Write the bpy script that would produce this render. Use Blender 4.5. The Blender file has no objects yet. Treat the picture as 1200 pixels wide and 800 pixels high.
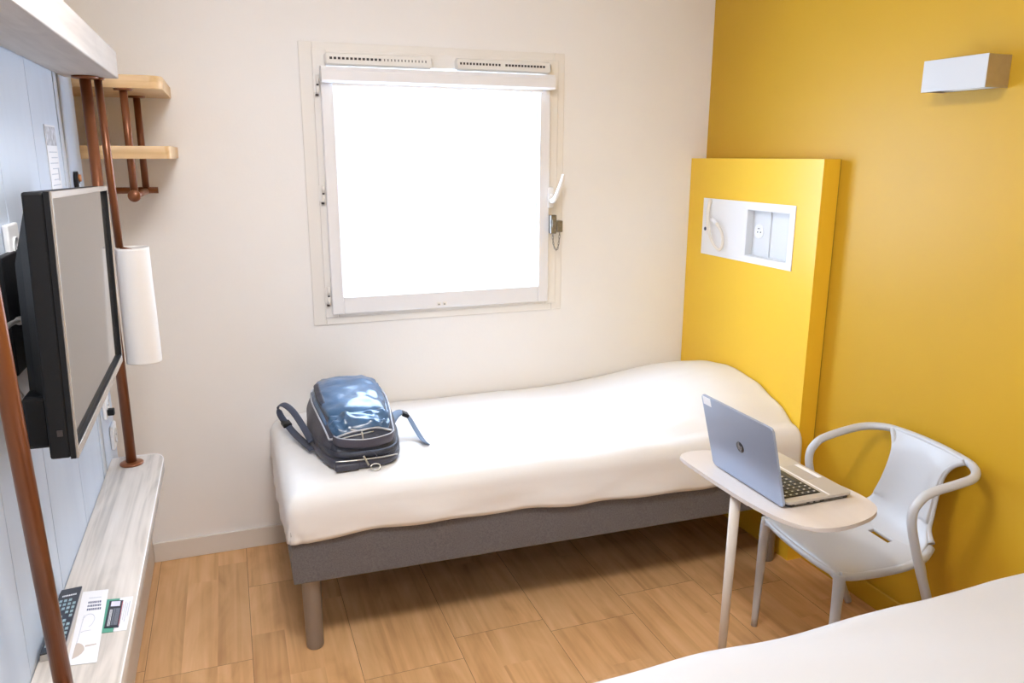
import bpy, bmesh, math, random
from mathutils import Vector, Matrix, noise
random.seed(7)
SC = bpy.context.scene
COL = SC.collection
PI = math.pi

# ------------------------------------------------------------------ materials
def nt(name):
    m = bpy.data.materials.new(name); m.use_nodes = True
    t = m.node_tree; t.nodes.clear()
    out = t.nodes.new('ShaderNodeOutputMaterial'); b = t.nodes.new('ShaderNodeBsdfPrincipled')
    t.links.new(b.outputs[0], out.inputs[0])
    return m, t, b, out

def mat(name, col, rough=.5, metal=0., ior=1.5, var=0., vscale=(8, 8, 8), bump=0., bscale=(200, 200, 200), coat=0., sheen=0., detail=4, stretch=None):
    """procedural surface: base colour with noise variation and noise bump"""
    m, t, b, out = nt(name); N = t.nodes; L = t.links
    b.inputs['Roughness'].default_value = rough; b.inputs['Metallic'].default_value = metal
    b.inputs['IOR'].default_value = ior
    if coat: b.inputs['Coat Weight'].default_value = coat; b.inputs['Coat Roughness'].default_value = .15
    if sheen: b.inputs['Sheen Weight'].default_value = sheen
    tc = N.new('ShaderNodeTexCoord')
    mp = N.new('ShaderNodeMapping'); mp.inputs['Scale'].default_value = vscale
    L.new(tc.outputs['Object'], mp.inputs[0])
    nz = N.new('ShaderNodeTexNoise'); nz.inputs['Scale'].default_value = 1; nz.inputs['Detail'].default_value = detail
    L.new(mp.outputs[0], nz.inputs[0])
    cr = N.new('ShaderNodeValToRGB')
    c0 = [max(0, c*(1-var)) for c in col]; c1 = [min(1, c*(1+var)) for c in col]
    cr.color_ramp.elements[0].color = (*c0, 1); cr.color_ramp.elements[1].color = (*c1, 1)
    cr.color_ramp.elements[0].position = .3; cr.color_ramp.elements[1].position = .7
    L.new(nz.outputs['Fac'], cr.inputs[0]); L.new(cr.outputs[0], b.inputs['Base Color'])
    if bump:
        mp2 = N.new('ShaderNodeMapping'); mp2.inputs['Scale'].default_value = bscale
        L.new(tc.outputs['Object'], mp2.inputs[0])
        n2 = N.new('ShaderNodeTexNoise'); n2.inputs['Scale'].default_value = 1; n2.inputs['Detail'].default_value = 3
        L.new(mp2.outputs[0], n2.inputs[0])
        bp = N.new('ShaderNodeBump'); bp.inputs['Strength'].default_value = bump; bp.inputs['Distance'].default_value = .002
        L.new(n2.outputs['Fac'], bp.inputs['Height']); L.new(bp.outputs[0], b.inputs['Normal'])
    return m

def wood(name, cols, rough=.45, axis='y', grain=60, vc=None, bump=.15, ior=1.45):
    """wood: streaky grain running along an axis, optional per-board vertex attribute"""
    m, t, b, out = nt(name); N = t.nodes; L = t.links
    b.inputs['Roughness'].default_value = rough; b.inputs['IOR'].default_value = ior
    tc = N.new('ShaderNodeTexCoord')
    s = {'x': (1.1, grain, grain), 'y': (grain, 1.1, grain), 'z': (grain, grain, 1.1)}[axis]
    src = tc.outputs['Object']
    if vc:
        at = N.new('ShaderNodeAttribute'); at.attribute_name = 'board'; at.attribute_type = 'GEOMETRY'
        ad = N.new('ShaderNodeVectorMath'); ad.operation = 'MULTIPLY_ADD'
        L.new(at.outputs['Color'], ad.inputs[0]); ad.inputs[1].default_value = (9, 9, 9); L.new(src, ad.inputs[2])
        src = ad.outputs[0]
    mp = N.new('ShaderNodeMapping'); mp.inputs['Scale'].default_value = s; L.new(src, mp.inputs[0])
    n1 = N.new('ShaderNodeTexNoise'); n1.inputs['Scale'].default_value = 1; n1.inputs['Detail'].default_value = 6; n1.inputs['Distortion'].default_value = .6
    L.new(mp.outputs[0], n1.inputs[0])
    mp2 = N.new('ShaderNodeMapping'); mp2.inputs['Scale'].default_value = tuple(v*.22 if v > 2 else v*1.6 for v in s); L.new(src, mp2.inputs[0])
    n2 = N.new('ShaderNodeTexNoise'); n2.inputs['Scale'].default_value = 1; n2.inputs['Detail'].default_value = 3; n2.inputs['Distortion'].default_value = 2.2
    L.new(mp2.outputs[0], n2.inputs[0])
    mx = N.new('ShaderNodeMix'); mx.data_type = 'FLOAT'; mx.inputs[0].default_value = .5
    L.new(n1.outputs['Fac'], mx.inputs[2]); L.new(n2.outputs['Fac'], mx.inputs[3])
    cr = N.new('ShaderNodeValToRGB'); e = cr.color_ramp.elements
    e[0].position = .32; e[1].position = .68
    e[0].color = (*cols[0], 1); e[1].color = (*cols[2], 1)
    k = e.new(.5); k.color = (*cols[1], 1)
    L.new(mx.outputs[0], cr.inputs[0])
    last = cr.outputs[0]
    if vc:
        hs = N.new('ShaderNodeHueSaturation'); hs.inputs['Saturation'].default_value = 1
        mr = N.new('ShaderNodeMapRange'); mr.inputs[3].default_value = 1-vc; mr.inputs[4].default_value = 1+vc
        sep = N.new('ShaderNodeSeparateColor'); L.new(at.outputs['Color'], sep.inputs[0]); L.new(sep.outputs[0], mr.inputs[0])
        L.new(mr.outputs[0], hs.inputs['Value']); L.new(last, hs.inputs['Color']); last = hs.outputs[0]
    L.new(last, b.inputs['Base Color'])
    bp = N.new('ShaderNodeBump'); bp.inputs['Strength'].default_value = bump; bp.inputs['Distance'].default_value = .001
    L.new(n1.outputs['Fac'], bp.inputs['Height']); L.new(bp.outputs[0], b.inputs['Normal'])
    return m

M = {}
M['wall'] = mat('white wall paint', (.90, .88, .86), .62, var=.012, vscale=(3, 3, 3), bump=.12, bscale=(90, 90, 90))
M['ceiling'] = mat('ceiling paint', (.82, .80, .77), .7)
M['yellow_wall'] = mat('mustard satin wall paint', (.60, .345, .018), .45, ior=1.42, var=.02, vscale=(3, 3, 3), bump=.05, bscale=(60, 60, 60))
M['yellow_panel'] = mat('yellow laminate', (.90, .56, .035), .33, ior=1.5, var=.01, vscale=(2, 2, 2), bump=.04, bscale=(30, 30, 30))
M['skirting'] = mat('painted skirting', (.76, .71, .65), .45, bump=.05)
M['window_white'] = mat('white window plastic', (.84, .81, .77), .35, var=.01)
M['frame_cream'] = mat('cream window frame', (.86, .825, .775), .4, var=.01)
M['sash_white'] = mat('white sash plastic', (.86, .85, .86), .3)
M['rubber'] = mat('dark gap', (.06, .05, .05), .8)
M['steel'] = mat('brushed grey steel', (.30, .29, .27), .38, metal=.9, var=.2, vscale=(90, 90, 90))
M['floor'] = wood('oak laminate floor', [(.54, .29, .125), (.70, .41, .19), (.80, .50, .26)], 0.42, 'y', 34, vc=.05, bump=.06)
M['joint'] = mat('dark plank joint', (.16, .08, .035), .8)
M['board'] = wood('pale wood wall boards', [(.49, .56, .67), (.52, .595, .705), (.55, .625, .735)], .38, 'z', 14, vc=.02, bump=.04)
M['console'] = wood('bleached oak worktop', [(.36, .33, .30), (.60, .55, .50), (.70, .65, .60)], .42, 'y', 55, bump=.1)
M['shelf_grey'] = wood('grey oak shelf', [(.46, .41, .37), (.55, .50, .45), (.62, .57, .52)], .5, 'y', 45, bump=.1)
M['oak_x'] = wood('honey oak shelf board', [(.56, .36, .17), (.68, .46, .24), (.76, .55, .32)], .42, 'x', 60, bump=.1)
M['copper'] = mat('copper lacquered tube', (.21, .070, .025), .3, metal=.35, var=.08, vscale=(20, 20, 4))
M['tv_black'] = mat('black television plastic', (.010, .011, .013), .5, ior=1.35, bump=.1)
M['tv_screen'] = mat('glossy television screen', (.05, .045, .04), .06, ior=2.1)
M['tv_bezel'] = mat('satin grey television bezel', (.42, .38, .34), .22, metal=.5)
M['shade'] = mat('white linen lamp shade', (.78, .75, .72), .7, bump=.25, bscale=(400, 400, 400))
M['sheet'] = mat('white bed linen', (.84, .825, .815), .75, bump=.12, bscale=(25, 60, 60), sheen=.2)
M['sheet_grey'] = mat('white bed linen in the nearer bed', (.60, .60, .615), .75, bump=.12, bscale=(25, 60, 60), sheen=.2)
M['bedbase'] = mat('grey woven base fabric', (.135, .125, .130), .85, var=.22, vscale=(220, 220, 220), bump=.5, bscale=(500, 500, 500), sheen=.3)
M['bedleg'] = mat('grey painted bed leg', (.30, .275, .26), .35, metal=.5)
M['mattress'] = mat('mattress ticking', (.75, .73, .70), .8)
M['plastic'] = mat('pale grey chair plastic', (.54, .545, .56), .36, bump=.05, bscale=(300, 300, 300))
M['table'] = mat('beige laminate table top', (.64, .575, .53), .42, var=.02, vscale=(30, 4, 30))
M['table_leg'] = mat('beige metal leg', (.66, .59, .52), .35)
M['laptop'] = mat('silver laptop shell', (.37, .435, .57), .34, metal=.5, var=.01)
M['laptop_deck'] = mat('silver laptop deck', (.56, .54, .52), .38, metal=.4)
M['laptop_dark'] = mat('dark laptop plastic', (.02, .02, .022), .4)
M['key'] = mat('black key caps', (.025, .03, .035), .3)
M['keymark'] = mat('white key print', (.75, .77, .75), .5)
M['sticker'] = mat('white sticker', (.86, .87, .90), .4)
M['logo_silver'] = mat('logo silver', (.62, .62, .64), .25, metal=.6)
M['white_plastic'] = mat('white switch plastic', (.86, .86, .87), .3)
M['niche'] = mat('white niche plastic', (.74, .755, .77), .35)
M['cream_rubber'] = mat('cream flexible tube', (.84, .78, .68), .4)
M['lamp_front'] = mat('white lamp front', (.60, .60, .60), .4)
M['lamp_side'] = mat('brushed lamp side', (.52, .47, .40), .32, metal=.75, var=.04, vscale=(60, 60, 60))
M['lamp_glass'] = mat('grey lamp diffuser', (.34, .36, .32), .35)
M['pack'] = mat('charcoal backpack fabric', (.032, .036, .054), .5, var=.25, vscale=(30, 30, 30), bump=.6, bscale=(260, 260, 260))
M['pack_side'] = mat('grey backpack side fabric', (.055, .056, .078), .45, var=.2, vscale=(20, 20, 20), bump=.6, bscale=(260, 260, 260))
M['pack_blue'] = mat('glossy blue backpack shell', (.045, .11, .21), .28, var=.45, vscale=(11, 11, 11), bump=.5, bscale=(40, 40, 40), coat=.3)
M['pack_handle'] = mat('violet grey webbing', (.085, .082, .115), .55, bump=.4, bscale=(400, 400, 400))
M['piping'] = mat('pale piping', (.45, .46, .50), .45)
M['zip'] = mat('zip metal', (.55, .53, .48), .3, metal=.8)
M['strap'] = mat('dark strap webbing', (.055, .065, .10), .6, bump=.4, bscale=(400, 400, 400))
M['strap_blue'] = mat('slate strap webbing', (.12, .17, .25), .6, bump=.4, bscale=(400, 400, 400))
M['paper'] = mat('white paper', (.72, .72, .745), .55)
M['paper_grey'] = mat('taupe print', (.50, .43, .38), .6)
M['ink'] = mat('dark blue ink', (.07, .08, .16), .6)
M['ink_light'] = mat('pale print', (.45, .48, .55), .6)
M['card_green'] = mat('green card', (.09, .32, .23), .5)
M['card_black'] = mat('black card', (.02, .022, .035), .35)
M['card_red'] = mat('dark red edge', (.35, .06, .09), .5)
M['remote'] = mat('black keypad plastic', (.022, .024, .035), .3)
M['remote_side'] = mat('grey keypad side', (.45, .43, .41), .45)
M['remote_key'] = mat('teal grey key print', (.30, .42, .46), .4)
M['photo_print'] = mat('grey photo print', (.40, .41, .45), .5, var=.5, vscale=(60, 60, 60))
M['cable'] = mat('pale grey cable', (.48, .45, .42), .5)
M['wardrobe'] = mat('pale wardrobe board', (.72, .69, .65), .5)

# glass: thin pane, mostly clear with a little reflection
m = bpy.data.materials.new('window glass'); m.use_nodes = True; t = m.node_tree; t.nodes.clear()
o_ = t.nodes.new('ShaderNodeOutputMaterial'); mx = t.nodes.new('ShaderNodeMixShader'); tr = t.nodes.new('ShaderNodeBsdfTransparent'); gl = t.nodes.new('ShaderNodeBsdfGlossy')
gl.inputs['Roughness'].default_value = .02; mx.inputs[0].default_value = .05
t.links.new(tr.outputs[0], mx.inputs[1]); t.links.new(gl.outputs[0], mx.inputs[2]); t.links.new(mx.outputs[0], o_.inputs[0]); M['glass'] = m
# lamp that is on (ceiling fitting behind the camera)
m = bpy.data.materials.new('lit diffuser'); m.use_nodes = True; t = m.node_tree; b = t.nodes['Principled BSDF']
b.inputs['Emission Color'].default_value = (1., .97, .95, 1); b.inputs['Emission Strength'].default_value = 22.; M['lit'] = m
m = m.copy(); m.name = 'added fill diffuser'; m.node_tree.nodes['Principled BSDF'].inputs['Emission Strength'].default_value = 8.; M['lit_fill'] = m  # weaker glow for the added fill light behind the camera

# ------------------------------------------------------------------ geometry helpers
def link(name, me, m, parent=None, origin=None, smooth=False):
    o = bpy.data.objects.new(name, me); COL.objects.link(o)
    ms = m if isinstance(m, (list, tuple)) else [m]
    for x in ms: me.materials.append(x)
    if smooth:
        for p in me.polygons: p.use_smooth = True
    return o

class MB:
    """collects geometry in world coordinates, then links it as one mesh object"""
    def __init__(s): s.bm = bmesh.new(); s.mi = 0
    def _v(s, P): return [s.bm.verts.new(p) for p in P]
    def face(s, P, mi=None):
        try: f = s.bm.faces.new(s._v(P)); f.material_index = s.mi if mi is None else mi; return f
        except ValueError: return None
    def box(s, x0, x1, y0, y1, z0, z1, bev=0, seg=2, frame=None):
        P = [(x, y, z) for x in (x0, x1) for y in (y0, y1) for z in (z0, z1)]
        b2 = bmesh.new(); v = [b2.verts.new(p) for p in P]
        for q in ((0, 1, 3, 2), (4, 6, 7, 5), (0, 4, 5, 1), (2, 3, 7, 6), (0, 2, 6, 4), (1, 5, 7, 3)): b2.faces.new([v[i] for i in q])
        if bev: bmesh.ops.bevel(b2, geom=b2.edges[:], offset=bev, segments=seg, affect='EDGES', profile=.5)
        s.merge(b2, frame); return s
    def merge(s, b2, frame=None):
        if frame is not None: b2.transform(frame)
        bmesh.ops.recalc_face_normals(b2, faces=b2.faces)
        mp = {v: s.bm.verts.new(v.co) for v in b2.verts}
        for f in b2.faces:
            g = s.bm.faces.new([mp[v] for v in f.verts]); g.material_index = s.mi
        b2.free()
    def tube(s, pts, r, n=12, smooth=0, cap=True, flat=None, closed=False, up=None):
        """tube through points; r number or list; flat=(a,b) elliptical factors with 'up' reference"""
        P = [Vector(p) for p in pts]; R = list(r) if isinstance(r, (list, tuple)) else [r]*len(P)
        if smooth: P, R = catmull(P, R, smooth, closed)
        k = len(P); rings = []
        T = []
        for i in range(k):
            a = P[(i-1) % k] if closed or i > 0 else P[i]; b = P[(i+1) % k] if closed or i < k-1 else P[i]
            T.append((b-a).normalized())
        ref = Vector(up) if up else (Vector((0, 0, 1)) if abs(T[0].z) < .9 else Vector((1, 0, 0)))
        nrm = (ref - T[0]*ref.dot(T[0])).normalized()
        for i in range(k):
            if i:
                if up: nrm = Vector(up)
                nrm = (nrm - T[i]*nrm.dot(T[i]))
                nrm = nrm.normalized() if nrm.length > 1e-6 else T[i].orthogonal().normalized()
            bn = T[i].cross(nrm)
            fa, fb = flat or (1, 1)
            rings.append([s.bm.verts.new(P[i] + nrm*math.cos(2*PI*j/n)*R[i]*fa + bn*math.sin(2*PI*j/n)*R[i]*fb) for j in range(n)])
        rng = range(k) if closed else range(k-1)
        for i in rng:
            A, B = rings[i], rings[(i+1) % k]
            for j in range(n):
                f = s.bm.faces.new([A[j], A[(j+1) % n], B[(j+1) % n], B[j]]); f.material_index = s.mi; f.smooth = True
        if cap and not closed:
            for ring, rev in ((rings[0], True), (rings[-1], False)):
                f = s.bm.faces.new(ring[::-1] if rev else ring); f.material_index = s.mi
        return s
    def lathe(s, c, prof, n=32, axis=(0, 0, 1)):
        """prof list of (radius, height) from bottom to top round an axis through c"""
        ax = Vector(axis).normalized(); u = ax.orthogonal().normalized(); w = ax.cross(u); c = Vector(c)
        rings = []
        for r, h in prof:
            if r < 1e-6: rings.append([s.bm.verts.new(c+ax*h)])
            else: rings.append([s.bm.verts.new(c+ax*h+u*r*math.cos(2*PI*j/n)+w*r*math.sin(2*PI*j/n)) for j in range(n)])
        for A, B in zip(rings, rings[1:]):
            for j in range(n):
                q = [A[j % len(A)], A[(j+1) % len(A)], B[(j+1) % len(B)], B[j % len(B)]]
                q2 = []
                for v in q:
                    if v not in q2: q2.append(v)
                if len(q2) > 2:
                    try: f = s.bm.faces.new(q2); f.material_index = s.mi; f.smooth = True
                    except ValueError: pass
        return s
    def prism(s, poly, z0, z1, bev=0, frame=None, seg=2):
        """vertical prism of an xy outline"""
        b2 = bmesh.new(); B = [b2.verts.new((x, y, z0)) for x, y in poly]; T_ = [b2.verts.new((x, y, z1)) for x, y in poly]
        k = len(poly); b2.faces.new(B[::-1]); b2.faces.new(T_)
        for i in range(k): b2.faces.new([B[i], B[(i+1) % k], T_[(i+1) % k], T_[i]])
        if bev:
            E_ = [e for e in b2.edges if abs(e.verts[0].co.z-e.verts[1].co.z) < 1e-6]
            bmesh.ops.bevel(b2, geom=E_, offset=bev, segments=seg, affect='EDGES', profile=.5)
        s.merge(b2, frame); return s
    def grid(s, G, smooth=True, closed_u=False, flip=False):
        """G[i][j] points -> quads"""
        V = [[s.bm.verts.new(p) for p in row] for row in G]
        nu = len(V)
        for i in range(nu if closed_u else nu-1):
            A, B = V[i], V[(i+1) % nu]
            for j in range(len(A)-1):
                q = [A[j], A[j+1], B[j+1], B[j]]
                if flip: q = q[::-1]
                f = s.bm.faces.new(q); f.material_index = s.mi; f.smooth = smooth
        return V
    def build(s, name, m, parent=None, origin=None, smooth_angle=None, fix=True, kind=None):
        if fix: bmesh.ops.recalc_face_normals(s.bm, faces=s.bm.faces)
        if parent is not None: off = world(parent)
        elif origin is not None: off = Vector(origin)
        else:
            zs = [v.co.z for v in s.bm.verts]; xs = [v.co.x for v in s.bm.verts]; ys = [v.co.y for v in s.bm.verts]
            off = Vector(((min(xs)+max(xs))/2, (min(ys)+max(ys))/2, min(zs)))
        bmesh.ops.translate(s.bm, verts=s.bm.verts, vec=-off)
        me = bpy.data.meshes.new(name); s.bm.to_mesh(me); s.bm.free()
        o = link(name, me, m)
        o['wx'], o['wy'], o['wz'] = off
        if parent is not None: o.parent = parent; ORG[o.name] = off
        else: o.location = off; ORG[o.name] = off
        del o['wx'], o['wy'], o['wz']
        if smooth_angle:
            for p in me.polygons: p.use_smooth = True
            me.set_sharp_from_angle(angle=math.radians(smooth_angle))
        if kind: o['kind'] = kind
        return o

ORG = {}
def world(o): return ORG[o.name]

def catmull(P, R, n, closed=False):
    out, ro = [], []; k = len(P)
    rng = range(k) if closed else range(k-1)
    for i in rng:
        g = (lambda j: j % k) if closed else (lambda j: min(max(j, 0), k-1))
        p0, p1, p2, p3 = (P[g(i+d)] for d in (-1, 0, 1, 2)); r1, r2 = R[g(i)], R[g(i+1)]
        for s in range(n):
            t = s/n
            out.append(.5*((2*p1)+(p2-p0)*t+(2*p0-5*p1+4*p2-p3)*t*t+(-p0+3*p1-3*p2+p3)*t**3)); ro.append(r1+(r2-r1)*t)
    if not closed: out.append(P[-1]); ro.append(R[-1])
    return out, ro

def empty(name, loc, label, cat, group=None):
    o = bpy.data.objects.new(name, None); COL.objects.link(o); o.location = loc; o.empty_display_size = .1
    ORG[o.name] = Vector(loc); tag(o, label, cat, group); return o
def tag(o, label, cat, group=None):
    o['label'] = label; o['category'] = cat
    if group: o['group'] = group
    return o
def lerp(a, b, t): return a+(b-a)*t
def pw(x, tab):
    """piecewise smooth interpolation of (x, value) table"""
    if x <= tab[0][0]: return tab[0][1]
    for (a, va), (b, vb) in zip(tab, tab[1:]):
        if x <= b:
            t = (x-a)/(b-a); t = t*t*(3-2*t) if len(tab) > 99 else t
            return va+(vb-va)*t
    return tab[-1][1]
def pws(x, tab):
    """catmull interpolation of a table"""
    n = len(tab)
    if x <= tab[0][0]: return tab[0][1]
    if x >= tab[-1][0]: return tab[-1][1]
    for i in range(n-1):
        a, b = tab[i][0], tab[i+1][0]
        if x <= b:
            t = (x-a)/(b-a); p1, p2 = tab[i][1], tab[i+1][1]
            m1 = (p2-tab[i-1][1])/(b-tab[i-1][0])*(b-a) if i > 0 else p2-p1
            m2 = (tab[i+2][1]-p1)/(tab[i+2][0]-a)*(b-a) if i+2 < n else p2-p1
            t2, t3 = t*t, t*t*t
            return (2*t3-3*t2+1)*p1+(t3-2*t2+t)*m1+(-2*t3+3*t2)*p2+(t3-t2)*m2
XL = -2.513        # left wall face
YB = -4.4          # wall behind the camera
ZC = 2.5           # ceiling
XN = -3.05         # left side of the wardrobe niche
YP = -.455         # end of the boarded left wall

# ------------------------------------------------------------------ room shell
# floor: oak laminate planks, three strips each, joints measured in the photograph
b = MB(); b.mi = 1
b.box(XN-.1, .1, YB-.1, .15, -.06, -.0015); b.mi = 0
lay = b.bm.loops.layers.float_color.new('board')
def strip(x0, x1, y0, y1, c):
    n0 = len(b.bm.faces)
    f = b.face([(x0, y0, 0), (x1, y0, 0), (x1, y1, 0), (x0, y1, 0)])
    for l in f.loops: l[lay] = (c, (c*7.3) % 1, (c*3.1) % 1, 1)
seams = [-.195+.325*k for k in range(-10, 2)]
known = {-.845: -.861, -1.17: -.980, -1.495: -.905, -2.47: -.790, -.52: -.975, -2.145: -.33, -1.82: -1.02, -.195: -.60}
PL = 1.29
for xs in seams:
    x0, x1 = xs, xs+.325
    jy = next((v for k, v in known.items() if abs(k-xs) < .02), random.uniform(-1.2, 0))
    ys = [jy+PL*k for k in range(-4, 3)]
    for ya in ys:
        yb = ya+PL
        if yb < YB-.1 or ya > .15: continue
        for s in range(3):
            sx0, sx1 = x0+s*.1083, x0+(s+1)*.1083
            if s == 0: sx0 = x0+.0007
            if s == 2: sx1 = x1-.0007
            y = ya+.0007; first = True
            while y < yb-.0007:
                step = random.uniform(.45, 1.1)
                y2 = min(yb-.0007, y+step)
                if yb-y2 < .15: y2 = yb-.0007
                cx0, cx1 = max(sx0, XN-.05), min(sx1, .05)
                if cx1 > cx0: strip(cx0, cx1, max(y, YB-.05), min(y2, .1), random.random()) if min(y2, .1) > max(y, YB-.05) else None
                y = y2
floor = b.build('floor', [M['floor'], M['joint']], origin=(0, 0, 0), fix=False, kind='structure')

b = MB(); b.box(XN-.1, .1, YB-.1, .2, ZC, ZC+.1); b.build('ceiling', M['ceiling'], kind='structure')

# window wall with the opening cut through
WX0, WX1, WZ0, WZ1 = -1.768, -.757, .957, 1.988
b = MB()
b.box(XN-.1, WX0, 0, .2, 0, ZC); b.box(WX1, .1, 0, .2, 0, ZC); b.box(WX0, WX1, 0, .2, 0, WZ0); b.box(WX0, WX1, 0, .2, WZ1, ZC)
b.build('wall_back', M['wall'], kind='structure')
b = MB(); b.box(0, .1, YB-.1, 0, 0, ZC); b.build('wall_right', M['yellow_wall'], kind='structure')
b = MB(); b.box(XN-.1, 0, YB-.1, YB, 0, ZC); b.build('wall_front', M['wall'], kind='structure')

# left wall: white core, pale boards with narrow grooves, metal trim strip, niche behind its end
b = MB(); b.box(XN, XL-.014, YB, YP-.002, 0, ZC); wl = b.build('wall_left', M['wall'], kind='structure')
b = MB(); lay = b.bm.loops.layers.float_color.new('board')
edges_y = [YP, -.672, -.690, -.738, -.752, -1.065, -1.392, -1.704, -2.016, -2.33, -2.64, -2.95, -3.26, -3.6, -3.95, YB]
for i, (ya, yb_) in enumerate(zip(edges_y, edges_y[1:])):
    thin = (i in (1, 3))
    n0 = len(b.bm.faces)
    if thin: continue
    b.box(XL-.014, XL, yb_+.0012, ya-.0012, .11, ZC-.001, bev=.0012, seg=1)
    b.bm.faces.ensure_lookup_table(); c = random.random()
    for f in b.bm.faces[n0:]:
        for l in f.loops: l[lay] = (c, (c*7.3) % 1, (c*3.1) % 1, 1)
b.build('wood_panelling', M['board'], wl)
b = MB()
for ya, yb_ in ((-.738, -.752), (-.672, -.690)): b.box(XL-.014, XL-.003, yb_, ya, .11, ZC-.001)
b.build('groove_strip', M['tv_bezel'], wl)
b = MB(); b.box(XN-.1, XN, YP-.002, 0, 0, ZC); b.build('wall_niche', M['wall'], kind='structure')

def skirting(name, x0, x1, y0, y1, h, m, flip=None):
    b = MB(); b.box(x0, x1, y0, y1, 0, h, bev=.002, seg=1); return b.build(name, m, kind='structure')
skirting('baseboard_back', -2.494, -.079, -.012, 0, .083, M['skirting'])
skirting('baseboard_right', -.012, 0, YB, -.864, .08, M['yellow_wall'])
skirting('baseboard_left', XL, -2.495, YB, YP, .112, M['skirting'])
b = MB(); b.box(XN, -2.495, YP, 0, 0, .112, bev=.002, seg=1); b.build('trim_1', M['skirting'], kind='structure')

# ------------------------------------------------------------------ window
def frame4(b, x0, x1, z0, z1, w, y0, y1, bev=.003, wt=None, wb=None):
    wt = wt or w; wb = wb or w
    b.box(x0, x0+w, y0, y1, z0, z1, bev); b.box(x1-w, x1, y0, y1, z0, z1, bev)
    b.box(x0+w, x1-w, y0, y1, z1-wt, z1, bev); b.box(x0+w, x1-w, y0, y1, z0, z0+wb, bev)
b = MB(); frame4(b, -1.815, -.727, .927, 2.016, .05, -.008, 0, .003)
win = b.build('window_1', M['frame_cream'], kind='structure')
b = MB(); frame4(b, WX0+.001, WX1-.001, WZ0+.001, WZ1-.001, .052, -.016, .07, .003)
b.build('outer_frame', M['frame_cream'], win)
b = MB(); frame4(b, -1.742, -.803, .974, 1.925, .048, -.040, .03, .004, wt=.055, wb=.07)
# inner stepped bead round the glass
frame4(b, -1.694, -.851, 1.043, 1.872, .012, -.012, .03, .003)
sash = b.build('sash', M['sash_white'], win)
b = MB(); b.box(-1.684, -.861, .012, .018, 1.053, 1.862); b.build('glass_pane', M['glass'], sash)
b = MB()
for z in (1.86, 1.455, 1.05):
    b.tube([(-1.752, -.026, z-.035), (-1.752, -.026, z-.004)], .006, 10); b.tube([(-1.752, -.026, z+.002), (-1.752, -.026, z+.035)], .006, 10)
    b.mi = 1; b.tube([(-1.752, -.026, z-.005), (-1.752, -.026, z+.003)], .0045, 8); b.tube([(-1.756, -.027, z-.041), (-1.756, -.027, z-.034)], .006, 8); b.mi = 0
    b.box(-1.768, -1.744, -.020, -.015, z-.03, z+.03)
b.build('hinge', [M['frame_cream'], M['rubber']], win)
b = MB()
for x in (-1.300, -1.276):
    b.box(x-.008, x+.008, -.043, -.038, .985, 1.000, .001); b.mi = 1; b.box(x-.005, x+.002, -.0436, -.042, .988, .993); b.mi = 0
b.build('drain_cap', [M['frame_cream'], M['steel']], sash)
# handle: rose plate and swept lever
b = MB(); b.lathe((-.797, -.040, 1.425), [(0, 0), (.017, 0), (.017, .006), (.013, .010), (0, .010)], 20, (0, -1, 0))
b.box(-.812, -.784, -.048, -.040, 1.382, 1.468, .004)
b.tube([(-.797, -.046, 1.412), (-.797, -.068, 1.414), (-.792, -.080, 1.424), (-.779, -.084, 1.456), (-.766, -.084, 1.49), (-.757, -.082, 1.522)], [.010, .010, .011, .0105, .0095, .007], 12, smooth=5)
b.build('window_handle', M['window_white'], sash, smooth_angle=40)
# security lock: two steel blocks joined by a chain
lk = empty('window_lock', (-.785, -.045, 1.27), 'small grey steel lock with a short hanging chain on the window frame', 'lock')
b = MB(); b.box(-.806, -.778, -.066, -.0405, 1.272, 1.352, .003); b.box(-.800, -.786, -.070, -.066, 1.300, 1.335, .001)
b.build('lock_body', M['steel'], lk)
b = MB(); b.box(-.770, -.742, -.050, -.0085, 1.276, 1.326, .003); b.box(-.779, -.768, -.056, -.044, 1.312, 1.322, .002)
b.build('keeper', M['steel'], lk)
b = MB()
cp, _ = catmull([Vector(p) for p in [(-.792, -.056, 1.272), (-.790, -.056, 1.235), (-.780, -.054, 1.206), (-.768, -.052, 1.203), (-.760, -.050, 1.235), (-.756, -.048, 1.276)]], [1]*6, 3)
for i in range(len(cp)-1):
    a, c = cp[i], cp[i+1]; d = (c-a).normalized(); mid = (a+c)/2; L_ = (c-a).length*.72
    side = d.cross(Vector((0, 1, 0))).normalized() if i % 2 else Vector((0, 1, 0))
    pts = [mid+d*L_*math.cos(q)+side*.0032*math.sin(q) for q in [2*PI*k/10 for k in range(10)]]
    b.tube(pts, .0011, 6, closed=True)
b.build('chain', M['steel'], lk)

# roller blind cassette
bl = empty('roller_blind', (-1.272, -.06, 1.865), 'white roller blind rolled up in its cassette above the window glass', 'blind')
b = MB(); b.prism([(-.041, 1.866), (-.086, 1.866), (-.092, 1.872), (-.092, 1.905), (-.080, 1.922), (-.041, 1.926)], -1.743, -.803, frame=Matrix(((0, 0, 1, 0), (1, 0, 0, 0), (0, 1, 0, 0), (0, 0, 0, 1))))
b.build('cassette', M['sash_white'], bl)
b = MB(); b.box(-1.700, -.846, -.064, -.050, 1.852, 1.865, .002); b.build('bottom_bar', M['frame_cream'], bl)

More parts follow.
